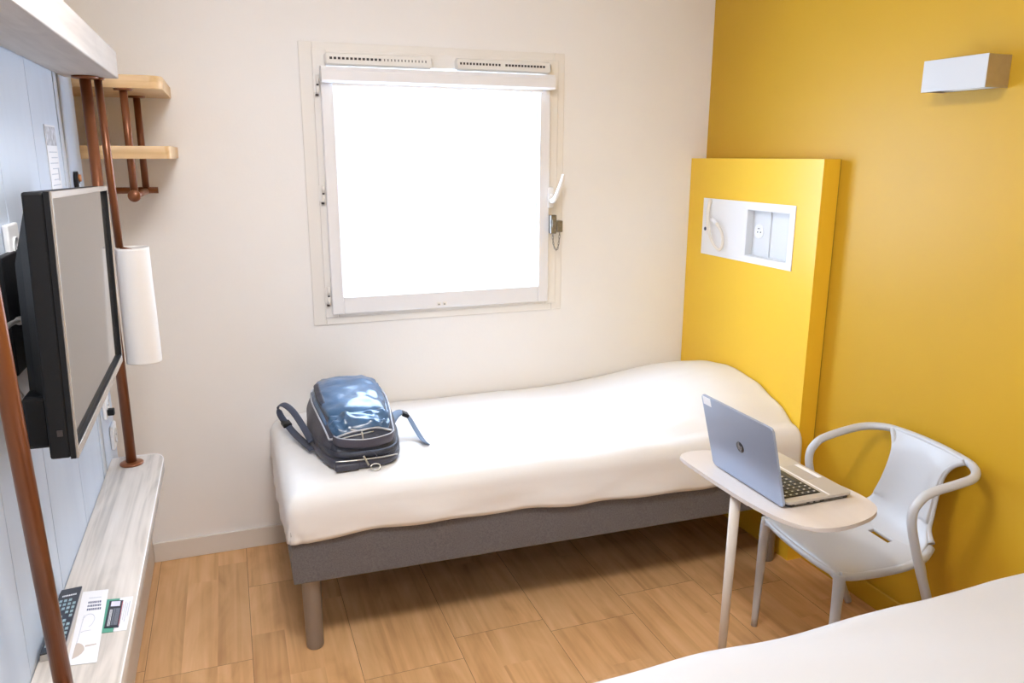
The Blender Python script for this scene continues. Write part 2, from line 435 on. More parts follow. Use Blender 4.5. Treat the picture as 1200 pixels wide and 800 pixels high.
def vent(x0, x1, holes, label):
    v = empty('air_vent', ((x0+x1)/2, -.02, 1.925), label, 'vent', 'slot vents over the window')
    b = MB(); b.prism([(-.016, 1.929), (-.034, 1.929), (-.044, 1.936), (-.040, 1.972), (-.016, 1.978)], x0, x1, frame=Matrix(((0, 0, 1, 0), (1, 0, 0, 0), (0, 1, 0, 0), (0, 0, 0, 1))))
    b.lathe((x0, -.030, 1.952), [(.020, 0), (.018, -.006), (0, -.008)], 16, (1, 0, 0)); b.lathe((x1, -.030, 1.952), [(.020, 0), (.018, .006), (0, .008)], 16, (1, 0, 0))
    b.build('vent_cover', M['frame_cream'], v)
    for xa, xb, n, s in holes:
        b = MB()
        for k in range(n):
            x = lerp(xa, xb, k/(n-1)); z = 1.9555
            b.box(x-s, x+s, -.0438, -.0408, z-.0042, z+.0042)
        b.build('vent_slots', M['rubber'], v)
vent(-1.716, -1.312, [(-1.700, -1.515, 13, .0047), (-1.497, -1.335, 13, .0016)], 'left of the two cream slot vents above the window')
vent(-1.205, -.808, [(-1.192, -1.03, 13, .0038), (-1.000, -.836, 13, .0045)], 'right of the two cream slot vents above the window')

# ------------------------------------------------------------------ left side: shelf, console, rods
# high shelf running along the boarded wall
b = MB(); b.box(XL+.001, -2.372, -3.3, -.590, 1.811, 1.886, .003)
sh = tag(b.build('wall_shelf', M['shelf_grey']), 'long thick grey oak shelf high on the boarded left wall', 'shelf')
# console bench below the television
ce = empty('console_bench', (-2.44, -1.9, .632), 'narrow bleached oak bench with rounded end below the television', 'bench')
def fillet_end(x0, x1, yend, y0, r0, r1, n=8):
    P = [(x0, y0), (x1, y0)]
    for k in range(n+1): a = k/n*PI/2; P.append((x1-r1+r1*math.cos(a), yend-r1*1.9+r1*1.9*math.sin(a)))
    for k in range(n+1): a = PI/2+k/n*PI/2; P.append((x0+r0+r0*math.cos(a), yend-r0+r0*math.sin(a)))
    return P
b = MB(); b.prism(fillet_end(XL+.001, -2.359, -.588, -3.2, .004, .035), .634, .6715, bev=.003); b.build('worktop', M['console'], ce, smooth_angle=30)
b = MB()
pe = fillet_end(XL+.001, -2.3584, -.5875, -3.2, .004, .035)
G = [[(x, y, z) for z in (.6685, .6712, .6722)] for x, y in pe[1:12]]
b.tube([(x-.0005, y, .6713) for x, y in pe[1:12]], .0016, 6); b.build('edge_strip', M['sash_white'], ce)
for y in (-2.15, -3.05):
    b = MB(); b.box(-2.494, -2.40, y-.012, y+.012, 0, .633, .002); b.build('support_panel', M['table_leg'], ce)

def rod(name, label, p0, p1, r, top=True, bot=True, fr=.034):
    o = empty(name, p0, label, 'pole', 'copper poles between bench and high shelf')
    b = MB(); b.tube([p0, p1], r, 24, cap=True); b.build('tube', M['copper'], o)
    if bot:
        b = MB(); b.lathe(p0, [(0, 0), (fr, 0), (fr, .004), (fr*.9, .0065), (r*1.15, .008), (0, .008)], 32); b.build('base_flange', M['copper'], o)
    if top:
        b = MB(); b.lathe(p1, [(0, -.008), (r*1.15, -.008), (fr*.9, -.0065), (fr, -.004), (fr, 0), (0, 0)], 32); b.build('top_flange', M['copper'], o)
    return o
rod('copper_pole', 'copper pole behind the television with a round foot on the bench end', (-2.448, -.655, .6718), (-2.450, -.650, 1.8105), .0148)
rod('copper_pole', 'thick copper pole nearest the camera, rising from the bench beside the cards', (-2.440, -1.800, .6718), (-2.440, -1.920, 1.8105), .0148)

hl = empty('pendant_lamp', (-2.381, -.650, .99), 'white cylindrical lamp shade hanging from a thin copper rod beside the television', 'lamp')
b = MB(); b.tube([(-2.416, -.628, 1.335), (-2.424, -.606, 1.8105)], .0108, 20); b.lathe((-2.424, -.612, 1.8105), [(0, -.005), (.018, -.005), (.019, 0), (0, 0)], 24); b.build('rod', M['copper'], hl)
b = MB()
b.lathe((-2.381, -.650, 0), [(.0485, .992), (.0495, .992), (.0495, .996), (.0460, 1.330), (.0460, 1.337), (.0450, 1.337), (.0450, 1.331), (.0485, .996), (.0485, .992)], 48)
lsh = b.build('lamp_shade', M['shade'], hl)
b = MB()
for a in (0, 2.1, 4.2): b.tube([(-2.381, -.650, 1.325), (-2.381+.045*math.cos(a), -.650+.045*math.sin(a), 1.325)], .0015, 6)
b.tube([(-2.381, -.650, 1.20), (-2.381, -.650, 1.33)], .009, 12); b.tube([(-2.381, -.650, 1.328), (-2.412, -.630, 1.334)], .005, 8)
b.build('lamp_holder', M['copper'], lsh)
b = MB(); b.lathe((-2.381, -.650, 1.13), [(0, 0), (.016, .006), (.024, .022), (.022, .04), (.012, .062), (.010, .072), (0, .072)], 20); b.build('bulb', M['white_plastic'], lsh)

# open wardrobe in the niche: two oak shelves on two copper rods with a hanging rail
wr = empty('open_wardrobe', (-2.6, -.2, 1.48), 'two rounded oak shelves on copper rods with a hanging rail, in the corner', 'wardrobe')
def oshelf(z0, z1, yf, xr, rr):
    P = [(XN+.001, -.001), (XN+.001, yf)]
    for k in range(9): a = -PI/2+k/8*PI/2; P.append((xr-rr+rr*math.cos(a), yf+rr+rr*math.sin(a)))
    P += [(xr, -.001)]
    b = MB(); b.prism(P, z0, z1, bev=.002, seg=1); b.build('shelf_board', M['oak_x'], wr, smooth_angle=30)
oshelf(1.797, 1.836, -.450, -2.268, .045); oshelf(1.588, 1.627, -.450, -2.262, .018)
for (x, y) in ((-2.380, -.425), (-2.374, -.090)):
    b = MB(); b.tube([(x, y, 1.478), (x, y, 1.797)], .0115, 20); b.lathe((x, y, 1.797), [(0, -.006), (.026, -.006), (.028, 0), (0, 0)], 28); b.build('rod', M['copper'], wr)
b = MB(); b.tube([(-2.380, -.440, 1.475), (-2.374, -.002, 1.475)], .011, 18); b.lathe((-2.380, -.447, 1.475), [(0, 0), (.017, .001), (.019, .006), (.019, .012), (0, .012)], 24, (0, 1, 0)); b.build('peg', M['copper'], wr)
b = MB(); b.tube([(-3.0, -.090, 1.478), (-2.335, -.090, 1.478)], .0115, 18); b.build('hanging_rail', M['copper'], wr)

# ------------------------------------------------------------------ television
tvR = Matrix.Rotation(.018, 4, 'Z') @ Matrix.Rotation(.0229, 4, 'Y') @ Matrix.Rotation(-.0233, 4, 'X')
tvC = Vector((-2.376, -1.4181, 1.3202)); tvF = Matrix.Translation(tvC) @ tvR
w, h = .735/2, .735*.588/2
tv = empty('television', tuple(tvC), 'flat black television with reflecting screen mounted on the left wall', 'television')
b = MB(); b.box(-.040, -.010, -w+.001, w-.001, -h+.001, h-.001, .004, frame=tvF)
cab = b.build('cabinet', M['tv_black'], tv)
b = MB(); b2 = bmesh.new()   # bulging rear cover
prof = [(-.040, w-.02, h-.02, -.0), (-.062, w-.07, h-.065, -.01), (-.078, w-.10, h-.10, -.02), (-.080, w-.13, h-.13, -.02)]
rings = []
for (x, a, c, dz) in prof: rings.append([(x, -a, -c+dz), (x, a, -c+dz), (x, a, c+dz), (x, -a, c+dz)])
V = [[b2.verts.new(p) for p in r] for r in rings]
for A, B in zip(V, V[1:]):
    for j in range(4): b2.faces.new([A[j], A[(j+1) % 4], B[(j+1) % 4], B[j]])
b2.faces.new(V[-1]); b2.faces.new(V[0][::-1]); b.merge(b2, tvF)
b.box(-.078, -.040, -w+.03, w-.2, -h+.012, -h+.10, .006, frame=tvF)
b.build('rear_cover', M['tv_black'], tv)
b = MB(); t_ = .009
for q in ((-w, -w+t_, -h, h), (w-t_, w, -h, h), (-w+t_, w-t_, h-t_-.002, h), (-w+t_, w-t_, -h, -h+.017)): b.box(-.0022, .0015, q[0], q[1], q[2], q[3], .0008, seg=1, frame=tvF)
b.mi = 1
for q in ((-w, -w+t_, -h, h), (w-t_, w, -h, h), (-w+t_, w-t_, h-t_-.002, h), (-w+t_, w-t_, -h, -h+.017)): b.box(-.010, -.0022, q[0], q[1], q[2], q[3], frame=tvF)
b.build('bezel', [M['tv_bezel'], M['tv_black']], tv)
b = MB(); b.mi = 1
for q in ((w-t_-.002, w-t_, -h+.017, h-t_), (-w+t_, -w+t_+.002, -h+.017, h-t_), (-w+t_, w-t_, -h+.017, -h+.019)): b.box(-.0095, .0008, q[0], q[1], q[2], q[3], frame=tvF)
b.mi = 0
b.box(-.0095, -.0065, -w+t_+.002, w-t_-.002, -h+.019, h-t_, frame=tvF); b.build('screen', [M['tv_screen'], M['tv_black']], tv)
b = MB(); b.box(XL+.001, XL+.016, -1.55, -1.29, 1.20, 1.42, .003); b.box(XL+.016, -2.452, -1.46, -1.38, 1.27, 1.35, .003); b.build('wall_mount', M['tv_black'], tv)
b = MB(); b.box(-.026, -.018, -w-.001, -w+.002, -h+.04, -h+.05, frame=tvF); b.build('button', M['rubber'], cab)
# cable looping out of the back
b = MB(); b.tube([(-2.445, -1.50, 1.300), (-2.462, -1.60, 1.316), (-2.474, -1.672, 1.318), (-2.478, -1.70, 1.29), (-2.478, -1.69, 1.235), (-2.476, -1.62, 1.17), (-2.474, -1.575, 1.13), (-2.476, -1.54, 1.10)], .0042, 10, smooth=6)
b.tube([(-2.452, -1.56, 1.309), (-2.466, -1.63, 1.319)], .0075, 10)
tag(b.build('television_cable', M['cable']), 'pale grey cable looping out from behind the television', 'cable')

def socket(name, y0, y1, z0, z1, label, dark=None, extra=None):
    s = empty(name, (XL, (y0+y1)/2, z0), label, 'socket')
    b = MB(); b.box(XL+.0005, XL+.011, y0, y1, z0, z1, .003); b.build('face_plate', M['white_plastic'], s)
    b = MB(); c = ((y0+y1)/2, (z0+z1)/2)
    b.lathe((XL+.0112, *c), [(0, 0), (.020, 0), (.021, .003), (.023, .003), (.023, 0)], 24, (1, 0, 0)); b.build('outlet_ring', M['niche'], s)
    b = MB()
    for dy in (-.0095, .0095): b.lathe((XL+.0113, c[0]+dy, c[1]), [(.0028, 0), (.0028, .0006), (0, .0006)], 10, (1, 0, 0))
    b.build('pin_hole', M['rubber'], s)
    return s
socket('wall_socket', -1.455, -1.375, 1.375, 1.470, 'white double socket plate in the shade behind the television')
socket('wall_socket', -.565, -.490, .690, .765, 'low white socket at the far end of the bench')
s3 = socket('wall_socket', -.640, -.575, .815, .885, 'small white socket half hidden below the lower television corner')
b = MB(); b.box(XL+.012, XL+.03, -.632, -.612, .825, .845, .002); b.build('black_plug', M['tv_black'], s3)

# framed notice, wall peg
nb = empty('safety_notice', (XL, -.87, 1.50), 'paper notice with a grey picture and text lines on the boarded wall', 'notice')
b = MB(); b.box(XL+.0004, XL+.0022, -.945, -.818, 1.488, 1.672); b.build('sheet', M['paper'], nb)
b = MB(); b.box(XL+.0022, XL+.0026, -.940, -.822, 1.622, 1.668); b.build('picture', M['photo_print'], nb)
b = MB()
for k in range(7): b.box(XL+.0022, XL+.0026, -.925+(.02 if k % 2 else 0), -.83, 1.605-k*.0135, 1.6075-k*.0135)
b.box(XL+.0022, XL+.0026, -.845, -.832, 1.535, 1.565); b.build('text_lines', M['ink_light'], nb)
b = MB(); b.box(XL+.0022, XL+.0026, -.94, -.83, 1.490, 1.498); b.build('blue_footer', mat('blue print', (.25, .36, .62), .5), nb)
pg = empty('wall_peg', (XL, -.61, 1.50), 'small dark wall peg with a copper coloured face above the television', 'peg')
b = MB(); b.lathe((XL+.0005, -.612, 1.525), [(0, 0), (.020, 0), (.020, .010), (0, .010)], 24, (1, 0, 0)); b.bm.transform(Matrix.Translation((0, 0, 1.525)) @ Matrix.Diagonal((1, 1, 1.45, 1)) @ Matrix.Translation((0, 0, -1.525))); b.build('backplate', M['tv_black'], pg)
b = MB(); b.lathe((XL+.0105, -.606, 1.535), [(0, 0), (.011, 0), (.010, .006), (0, .007)], 20, (1, 0, 0)); b.build('knob', mat('copper orange knob', (.55, .20, .06), .35), pg)
b = MB(); b.box(XL+.0105, XL+.0115, -.612, -.602, 1.503, 1.520); b.build('white_mark', M['white_plastic'], pg)

# ------------------------------------------------------------------ things on the bench
ZT = .6718
def quad_frame(p0, px, py):
    """frame whose x runs p0->px and y runs p0->py on the bench (unit coordinates scaled)"""
    X = Vector((px[0]-p0[0], px[1]-p0[1], 0)); Y = Vector((py[0]-p0[0], py[1]-p0[1], 0))
    return Matrix(((X.x, Y.x, 0, p0[0]), (X.y, Y.y, 0, p0[1]), (0, 0, 1, ZT), (0, 0, 0, 1)))
# keypad handset: p0 far-left, u to the right, v towards the camera
F = quad_frame((-2.5105, -1.424), (-2.4705, -1.420), (-2.506, -1.660))
rm = empty('keypad_remote', (-2.49, -1.54, ZT), 'black keypad remote with pale keys lying next to the white leaflet', 'remote')
b = MB(); b.mi = 1; b.prism([(0.02, .0), (1, 0), (1, 1), (0, 1), (0, .08)], 0, .0135, frame=F); b.mi = 0; b.prism([(.04, .0), (1, 0), (1, 1), (0, 1), (0, .07)], .0135, .0165, frame=F)
rmc = b.build('case', [M['remote'], M['remote_side']], rm)
b = MB()
for r in range(11):
    for c in range(4):
        if (r*4+c) % 5 == 3: continue
        u = .12+c*.22; v = .20+r*.068; b.box(u, u+.13, v, v+.038, .0165, .0178, frame=F)
b.build('keys', M['remote_key'], rmc)
b = MB()
for k in range(9): b.box(.18+k*.075, .18+k*.075+.055, .115, .14, .0165, .0168, frame=F)
b.build('heading_print', M['paper'], rm)
F = quad_frame((-2.471, -1.418), (-2.420, -1.425), (-2.458, -1.690))
lf = empty('leaflet', (-2.445, -1.55, ZT), 'tall white leaflet with dark blue heading and line drawing, on the bench', 'leaflet')
b = MB(); b.box(0, 1, 0, 1, 0, .0012, frame=F); lfs = b.build('sheet', M['paper'], lf)
b = MB(); rr = random.Random(3)
for row in range(3):
    u = .30+row*.0
    while u < .80:
        wd = rr.uniform(.035, .06); v = .165+row*.052
        b.box(u, u+wd, v, v+.030, .0012, .0014, frame=F); u += wd+.018
b.build('heading_print', M['ink'], lfs)
b = MB()
b.tube([F @ Vector(p) for p in [(.22, .42, .0013), (.35, .36, .0013), (.55, .36, .0013), (.66, .42, .0013), (.60, .50, .0013), (.5, .53, .0013)]], .0005, 6, smooth=5)
b.tube([F @ Vector(p) for p in [(.25, .36, .0013), (.22, .50, .0013), (.20, .64, .0013), (.17, .76, .0013)]], .0005, 6, smooth=5)
b.tube([F @ Vector(p) for p in [(.25, .60, .0013), (.35, .585, .0013), (.6, .58, .0013)]], .0004, 6)
b.build('line_drawing', M['ink_light'], lfs)
b = MB()
for k in range(8): b.box(.30+k*.06, .34+k*.06, .105, .118, .0012, .0014, frame=F)
b.build('small_print', M['ink_light'], lfs)
b = MB(); P = [(.12, .93), (.14, .80), (.16, .735)]+[(.16+.33*math.sin(a), .735+.0+.10*(1-math.cos(a))) for a in [k/8*PI/2 for k in range(1, 9)]]+[(.42, .875), (.3, .905)]
b.prism(P, .0012, .0014, frame=F); b.prism([(.5, .775), (.88, .765), (.88, .78), (.5, .795)], .0012, .0014, frame=F)
b.build('brown_shape', M['paper_grey'], lfs)
F = quad_frame((-2.418, -1.468), (-2.392, -1.472), (-2.416, -1.597))
b = MB(); b.box(0, 1, 0, 1, 0, .0008, frame=F); tag(b.build('green_card', M['card_green']), 'green card lying under the black card on the bench', 'card')
F = quad_frame((-2.3915, -1.470), (-2.366, -1.473), (-2.3915, -1.600))
wc = empty('white_card', (-2.38, -1.53, ZT), 'white card with faint vertical print at the outer bench edge', 'card')
b = MB(); b.box(0, 1, 0, 1, 0, .0008, frame=F); b.build('sheet', M['paper'], wc)
b = MB()
for u, v0, v1 in ((.35, .2, .8), (.5, .15, .7), (.65, .2, .75), (.8, .15, .6)): b.box(u, u+.05, v0, v1, .0008, .0010, frame=F)
b.build('print', M['ink_light'], wc)
ZT2 = ZT
F = quad_frame((-2.411, -1.479), (-2.384, -1.485), (-2.409, -1.583)); F = Matrix.Translation((0, 0, .0012)) @ F
bc = empty('black_card', (-2.40, -1.53, ZT+.0012), 'black card with white stripes lying on the green card', 'card')
b = MB(); b.box(0, 1, 0, 1, 0, .0010, frame=F); b.build('sheet', M['card_black'], bc)
b = MB(); b.box(.16, .82, .03, .22, .0010, .0012, frame=F); b.build('pale_box', mat('pale violet print', (.66, .64, .80), .5), bc)
b = MB()
for u in (.17, .24, .31): b.box(u, u+.035, .34, .94, .0010, .0012, frame=F)
b.build('white_stripes', M['paper'], bc)
b = MB()
for u in (.42, .50, .60, .67, .74, .81): b.box(u, u+.05, .30, .92, .0010, .0012, frame=F)
b.build('grey_stripes', mat('slate print', (.16, .18, .22), .5), bc)
b = MB(); b.box(.95, 1.0, .05, .95, .0010, .0012, frame=F); b.build('red_edge', M['card_red'], bc)

# ------------------------------------------------------------------ yellow headboard panel and its socket unit
hp = empty('headboard_panel', (-.04, -.43, 0), 'tall yellow laminate headboard panel standing in the corner behind the bed', 'headboard')
nx0, ny0, ny1, nz0, nz1 = -.044, -.708, -.446, 1.195, 1.386   # recess in the panel
b = MB(); X0, X1 = -.0795, -.0015
def ringbox(b, x0, x1, y0, y1, z0, z1, hy0, hy1, hz0, hz1):
    b.box(x0, x1, y0, hy0, z0, z1); b.box(x0, x1, hy1, y1, z0, z1); b.box(x0, x1, hy0, hy1, z0, hz0); b.box(x0, x1, hy0, hy1, hz1, z1)
ringbox(b, X0, X0+.036, -.862, -.0015, .0, 1.590, ny0, ny1, nz0, nz1); b.box(X0+.036, X1-.003, -.862, -.0015, 0, 1.590)
bmesh.ops.remove_doubles(b.bm, verts=b.bm.verts, dist=1e-5)
b.build('panel', M['yellow_panel'], hp)
b = MB(); b.box(X1-.003, X1, -.860, -.0015, 0, 1.588); b.build('shadow_gap', M['rubber'], hp)
su = empty('bedside_socket_unit', (-.08, -.43, 1.168), 'white plate with recessed socket niche set in the yellow headboard panel', 'socket')
b = MB(); ringbox(b, -.0835, -.0797, -.738, -.125, 1.168, 1.417, ny0, ny1, nz0, nz1); b.build('face_plate', M['white_plastic'], su)
b = MB()
x1 = nx0-.0006; y0, y1, z0, z1 = ny0+.001, ny1-.001, nz0+.001, nz1-.001
b.box(x1-.002, x1, y0, y1, z0, z1); b.box(-.0835, x1-.002, y0, y0+.002, z0, z1); b.box(-.0835, x1-.002, y1-.002, y1, z0, z1); b.box(-.0835, x1-.002, y0+.002, y1-.002, z0, z0+.002); b.box(-.0835, x1-.002, y0+.002, y1-.002, z1-.002, z1)
b.box(x1-.008, x1-.002, -.560, y1-.002, z0+.002, z1-.002)
b.build('niche_tray', M['niche'], su)
b = MB(); c = (x1-.0082, -.492, 1.298); b.lathe(c, [(0, 0), (.0245, 0), (.0265, -.002), (.0300, -.002), (.0300, 0)], 32, (1, 0, 0)); b.build('outlet_ring', M['white_plastic'], su)
b = MB()
for dy, dz in ((-.0095, -.003), (.0095, -.003)): b.lathe((x1-.0084, -.492+dy, 1.298+dz), [(0, -.0006), (.003, -.0006), (.003, 0)], 10, (1, 0, 0))
b.mi = 1; b.lathe((x1-.0084, -.492, 1.310), [(0, -.008), (.002, -.007), (.002, 0)], 10, (1, 0, 0)); b.build('pin_hole', [M['rubber'], M['steel']], su)
b = MB(); b.lathe((-.0836, -.150, 1.281), [(0, -.004), (.007, -.003), (.0085, 0)], 18, (1, 0, 0)); b.build('push_button', mat('dark blue button', (.06, .07, .13), .4), su)
rl = empty('reading_lamp', (-.09, -.24, 1.30), 'cream flexible reading lamp looped down the white socket plate', 'lamp')
b = MB(); b.tube([(-.088, -.180, 1.402), (-.098, -.184, 1.36), (-.100, -.193, 1.31), (-.100, -.212, 1.26), (-.100, -.248, 1.218), (-.100, -.290, 1.202), (-.101, -.312, 1.226), (-.102, -.306, 1.270), (-.102, -.278, 1.302), (-.102, -.250, 1.318)], [.0085, .0085, .008, .0065, .006, .006, .006, .006, .007, .008], 12, smooth=6)
b.build('flexible_arm', M['cream_rubber'], rl)
b = MB(); b.lathe((-.0836, -.180, 1.402), [(0, -.008), (.010, -.008), (.012, 0)], 20, (1, 0, 0)); b.build('mount', M['cream_rubber'], rl)
b = MB(); b.tube([(-.102, -.262, 1.312), (-.102, -.240, 1.322), (-.102, -.228, 1.326)], [.008, .012, .013], 16); b.build('lamp_head', M['white_plastic'], rl)

# wall lamp
wlp = empty('wall_lamp', (-.045, -1.37, 1.785), 'white rectangular box lamp high on the mustard wall', 'lamp')
b = MB(); b.box(-.0905, -.0885, -1.478, -1.260, 1.789, 1.880, .0008, seg=1)
b.build('front_panel', M['lamp_front'], wlp)
b = MB(); b.box(-.0885, -.0005, -1.4765, -1.4735, 1.790, 1.879); b.box(-.0885, -.0005, -1.2645, -1.2615, 1.790, 1.879); b.box(-.012, -.0005, -1.4735, -1.2645, 1.792, 1.877)
b.build('side_panel', M['lamp_side'], wlp)
b = MB(); b.box(-.082, -.012, -1.472, -1.266, 1.797, 1.802); b.box(-.082, -.012, -1.472, -1.266, 1.866, 1.871); b.build('diffuser', M['lamp_glass'], wlp)

# ------------------------------------------------------------------ linen surface generator
def linen(name, xs, ys, ztop, edges, r, hem, amp, label, bend=0, nx=150, ny=90, seed=0, fold=None, mm='sheet'):
    """cloth over a slab: rectangle xs × ys(function of x for the front), rounded over the open edges
    edges: which of L R F B hang down; hem(u,v): length from the top edge to the hem"""
    x0, x1 = xs; yf, yb = ys
    ov = .27
    ax0 = x0+r if 'L' in edges else x0; ax1 = x1-r if 'R' in edges else x1
    uL = -ov if 'L' in edges else 0; uR = ov if 'R' in edges else 0
    vF = -ov if 'F' in edges else 0; vB = ov if 'B' in edges else 0
    def samples(a, b_, lo, hi, n):
        S = []
        if lo: S += [a+lo*(1-k/14) for k in range(14)]
        S += [a+(b_-a)*k/n for k in range(n+1)]
        if hi: S += [b_+hi*(k/14) for k in range(1, 15)]
        return S
    U = samples(ax0, ax1, uL, uR, nx)
    G = []
    for u in U:
        row = []
        cu = min(max(u, ax0), ax1)
        fy, by = yf(cu), yb
        ay0 = fy+r if 'F' in edges else fy; ay1 = by-r if 'B' in edges else by
        for v in samples(ay0, ay1, vF, vB, ny):
            cv = min(max(v, ay0), ay1)
            ex, ey = u-cu, v-cv; hy_ = math.hypot(ex, ey); e = max(abs(ex), abs(ey))
            z = ztop(cu, cv)
            n1 = noise.noise(Vector((cu*3.1+seed, cv*5.0, 2.0)))*amp + noise.noise(Vector((cu*9+seed, cv*22, 7.0)))*amp*.35
            if fold: n1 += fold(cu, cv)
            if e < 1e-9: row.append((u, v, z+n1)); continue
            lp4 = (ex**4+ey**4)**.25; d = (ex/lp4, ey/lp4)
            L_ = hem(cu, cv, d)
            zt = z+n1
            e = e*L_/ov
            # scale the arc so that every column reaches its hem
            q = r*PI/2
            if e < q: hh = r*math.sin(e/r); dz = r*(1-math.cos(e/r))
            else: hh = r+.0; dz = r+(e-q)
            if e > q:
                wv = noise.noise(Vector((u*4+seed, v*4, 1.3)))*.011+noise.noise(Vector((u*9+seed, v*26, 4.3)))*.006
                k = min(1, (e-q)/.08); hh += wv*k + .004*k
            row.append((cu+d[0]*hh, cv+d[1]*hh, zt-dz))
        G.append(row)
    b = MB(); b.grid(G, flip=True)
    o = b.build(name, M[mm], fix=False)
    md = o.modifiers.new('thickness', 'SOLIDIFY'); md.thickness = .006; md.offset = -1
    return tag(o, label, 'bedding')

# ------------------------------------------------------------------ bed by the window
XB0, XB1 = -2.002, -.084
fy1 = lambda x: lerp(-.835, -.880, (x-XB0)/(XB1-XB0))
bed = empty('single_bed', (-1.05, -.43, 0), 'single bed under the window with grey fabric base and round legs', 'bed')
b = MB(); b.prism([(XB0, fy1(XB0)), (XB1, fy1(XB1)), (XB1, -.022), (XB0, -.022)], .262, .455, bev=.006); b.build('base', M['bedbase'], bed)
b = MB(); b.prism([(XB0+.012, fy1(XB0)+.014), (XB1-.002, fy1(XB1)+.014), (XB1-.002, -.03), (XB0+.012, -.03)], .2585, .2615); b.build('under_lining', M['tv_black'], bed)
b = MB(); b.prism([(XB0+.02, fy1(XB0)+.03), (XB1-.002, fy1(XB1)+.03), (XB1-.002, -.035), (XB0+.02, -.035)], .456, .560, bev=.03, seg=4); b.build('mattress', M['mattress'], bed, smooth_angle=40)
for (x, y) in ((-1.945, -.785), (-.150, -.820), (-1.945, -.075), (-.150, -.075)):
    b = MB(); b.lathe((x, y, 0), [(0, 0), (.0255, 0), (.0275, .003), (.0285, .012), (.0315, .250), (.0315, .258), (0, .258)], 32); b.build('leg', M['bedleg'], bed)
def hump(x, y):
    P = pws(x, [(-1.05, 0), (-.90, .01), (-.72, .13), (-.52, .55), (-.36, .93), (-.24, 1.04), (-.084, .97)])
    Q = pws(y, [(-.88, -.05), (-.81, .12), (-.74, .42), (-.66, .68), (-.54, .90), (-.42, 1.0), (-.23, .85), (-.10, .58), (0, .36)])
    return .118*P*Q
def ztop1(x, y):
    z = .586+hump(x, y)
    z -= .020*max(0, (abs(y+.43)-.30)/.13)**2 if abs(y+.43) > .30 else 0
    z -= .012*max(0, (-1.80-x)/.14)**2 if x < -1.80 else 0
    return z
hem1 = lambda cu, cv, d: (.046 if 0 else 0)+pws(cu, [(-2.0, .185), (-1.95, .198), (-1.6, .196), (-1.2, .204), (-.9, .212), (-.6, .222), (-.35, .238), (-.084, .262)])+.0035*math.sin(cu*23+1)+.05*0
def fold1(x, y):
    f = 0
    # soft diagonal creases under the pillow and along the side
    t = x*.35+y
    f += .0055*math.sin(t*38+3*noise.noise(Vector((x*2, y*2, 0))))*max(0, 1-abs(y+.70)/.22)*max(0, min(1, (x+1.5)/.4))
    return f
linen('duvet', (-2.014, -.0845), (lambda x: fy1(x)-.010, -.006), ztop1, 'LF', .062, hem1, .006, 'white duvet smoothed over the bed under the window, humped at the pillow', seed=3, fold=fold1)

# ------------------------------------------------------------------ bed in the foreground
bed2 = empty('single_bed', (-.98, -2.4, 0), 'nearer white bed cut off by the lower right corner of the photo', 'bed')
X2a, X2b, Y2a, Y2b = -1.93, -.014, -2.83, -1.945
b = MB(); b.box(X2a+.01, X2b, Y2a, Y2b, .262, .455, .006); b.build('base', M['bedbase'], bed2)
b = MB(); b.box(X2a+.03, X2b-.002, Y2a+.03, Y2b-.03, .456, .56, .03, 4); b.build('mattress', M['mattress'], bed2, smooth_angle=40)
for (x, y) in ((X2a+.07, Y2a+.06), (X2b-.06, Y2a+.06), (X2a+.07, Y2b-.06), (X2b-.06, Y2b-.06)):
    b = MB(); b.lathe((x, y, 0), [(0, 0), (.0255, 0), (.0285, .012), (.0315, .250), (.0315, .2615), (0, .2615)], 32); b.build('leg', M['bedleg'], bed2)
def ztop2(x, y): return .590+.006*noise.noise(Vector((x*2.2, y*1.2, 5)))+.10*pws(x, [(-.75, 0), (-.55, .1), (-.35, .55), (-.2, .8), (-.01, .8)])*pws(y, [(-2.85, 0), (-2.6, 1), (-2.25, 1), (-2.08, .35), (-1.95, 0.0)])
def fold2(x, y): return .0055*math.sin((x*.55+y*1.2)*26+4*noise.noise(Vector((x*1.6, y*1.6, 3))))*(.4+.6*noise.noise(Vector((x*1.3, y*1.9, 9))))
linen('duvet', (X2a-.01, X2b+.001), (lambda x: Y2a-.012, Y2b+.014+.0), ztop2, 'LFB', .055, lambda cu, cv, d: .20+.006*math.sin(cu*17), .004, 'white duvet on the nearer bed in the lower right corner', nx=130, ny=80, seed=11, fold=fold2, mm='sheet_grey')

# ------------------------------------------------------------------ side table
tb = empty('side_table', (-.68, -1.45, 0), 'small beige side table with rounded triangular top holding the laptop', 'table')
outl = [(-.806, -1.180), (-.800, -1.150), (-.780, -1.133), (-.750, -1.125), (-.700, -1.132), (-.640, -1.165), (-.585, -1.235), (-.530, -1.345), (-.495, -1.440), (-.474, -1.540), (-.474, -1.610), (-.490, -1.656), (-.522, -1.684), (-.575, -1.705), (-.650, -1.717), (-.712, -1.709), (-.757, -1.680), (-.788, -1.615), (-.803, -1.520), (-.808, -1.420), (-.809, -1.300)]
op, _ = catmull([Vector((x, y, 0)) for x, y in outl], [1]*len(outl), 4, True)
b = MB(); b.prism([(p.x, p.y) for p in op][::-1], .648, .660, bev=.004, seg=3); b.build('table_top', M['table'], tb, smooth_angle=35)
b = MB(); b.tube([(-.778, -1.418, .648), (-.795, -1.425, .006)], [.0165, .0115], 20, flat=(1, .9)); b.build('leg', M['table_leg'], tb)
b = MB(); b.prism([(-.82, -1.40), (-.76, -1.40), (-.56, -1.62), (-.56, -1.70), (-.66, -1.73), (-.82, -1.50)], .0005, .006, bev=.002, seg=1); b.build('foot_plate', M['table_leg'], tb)
b = MB(); b.box(-.80, -.60, -1.50, -1.36, .642, .648, .001); b.build('fixing_plate', M['table_leg'], tb)

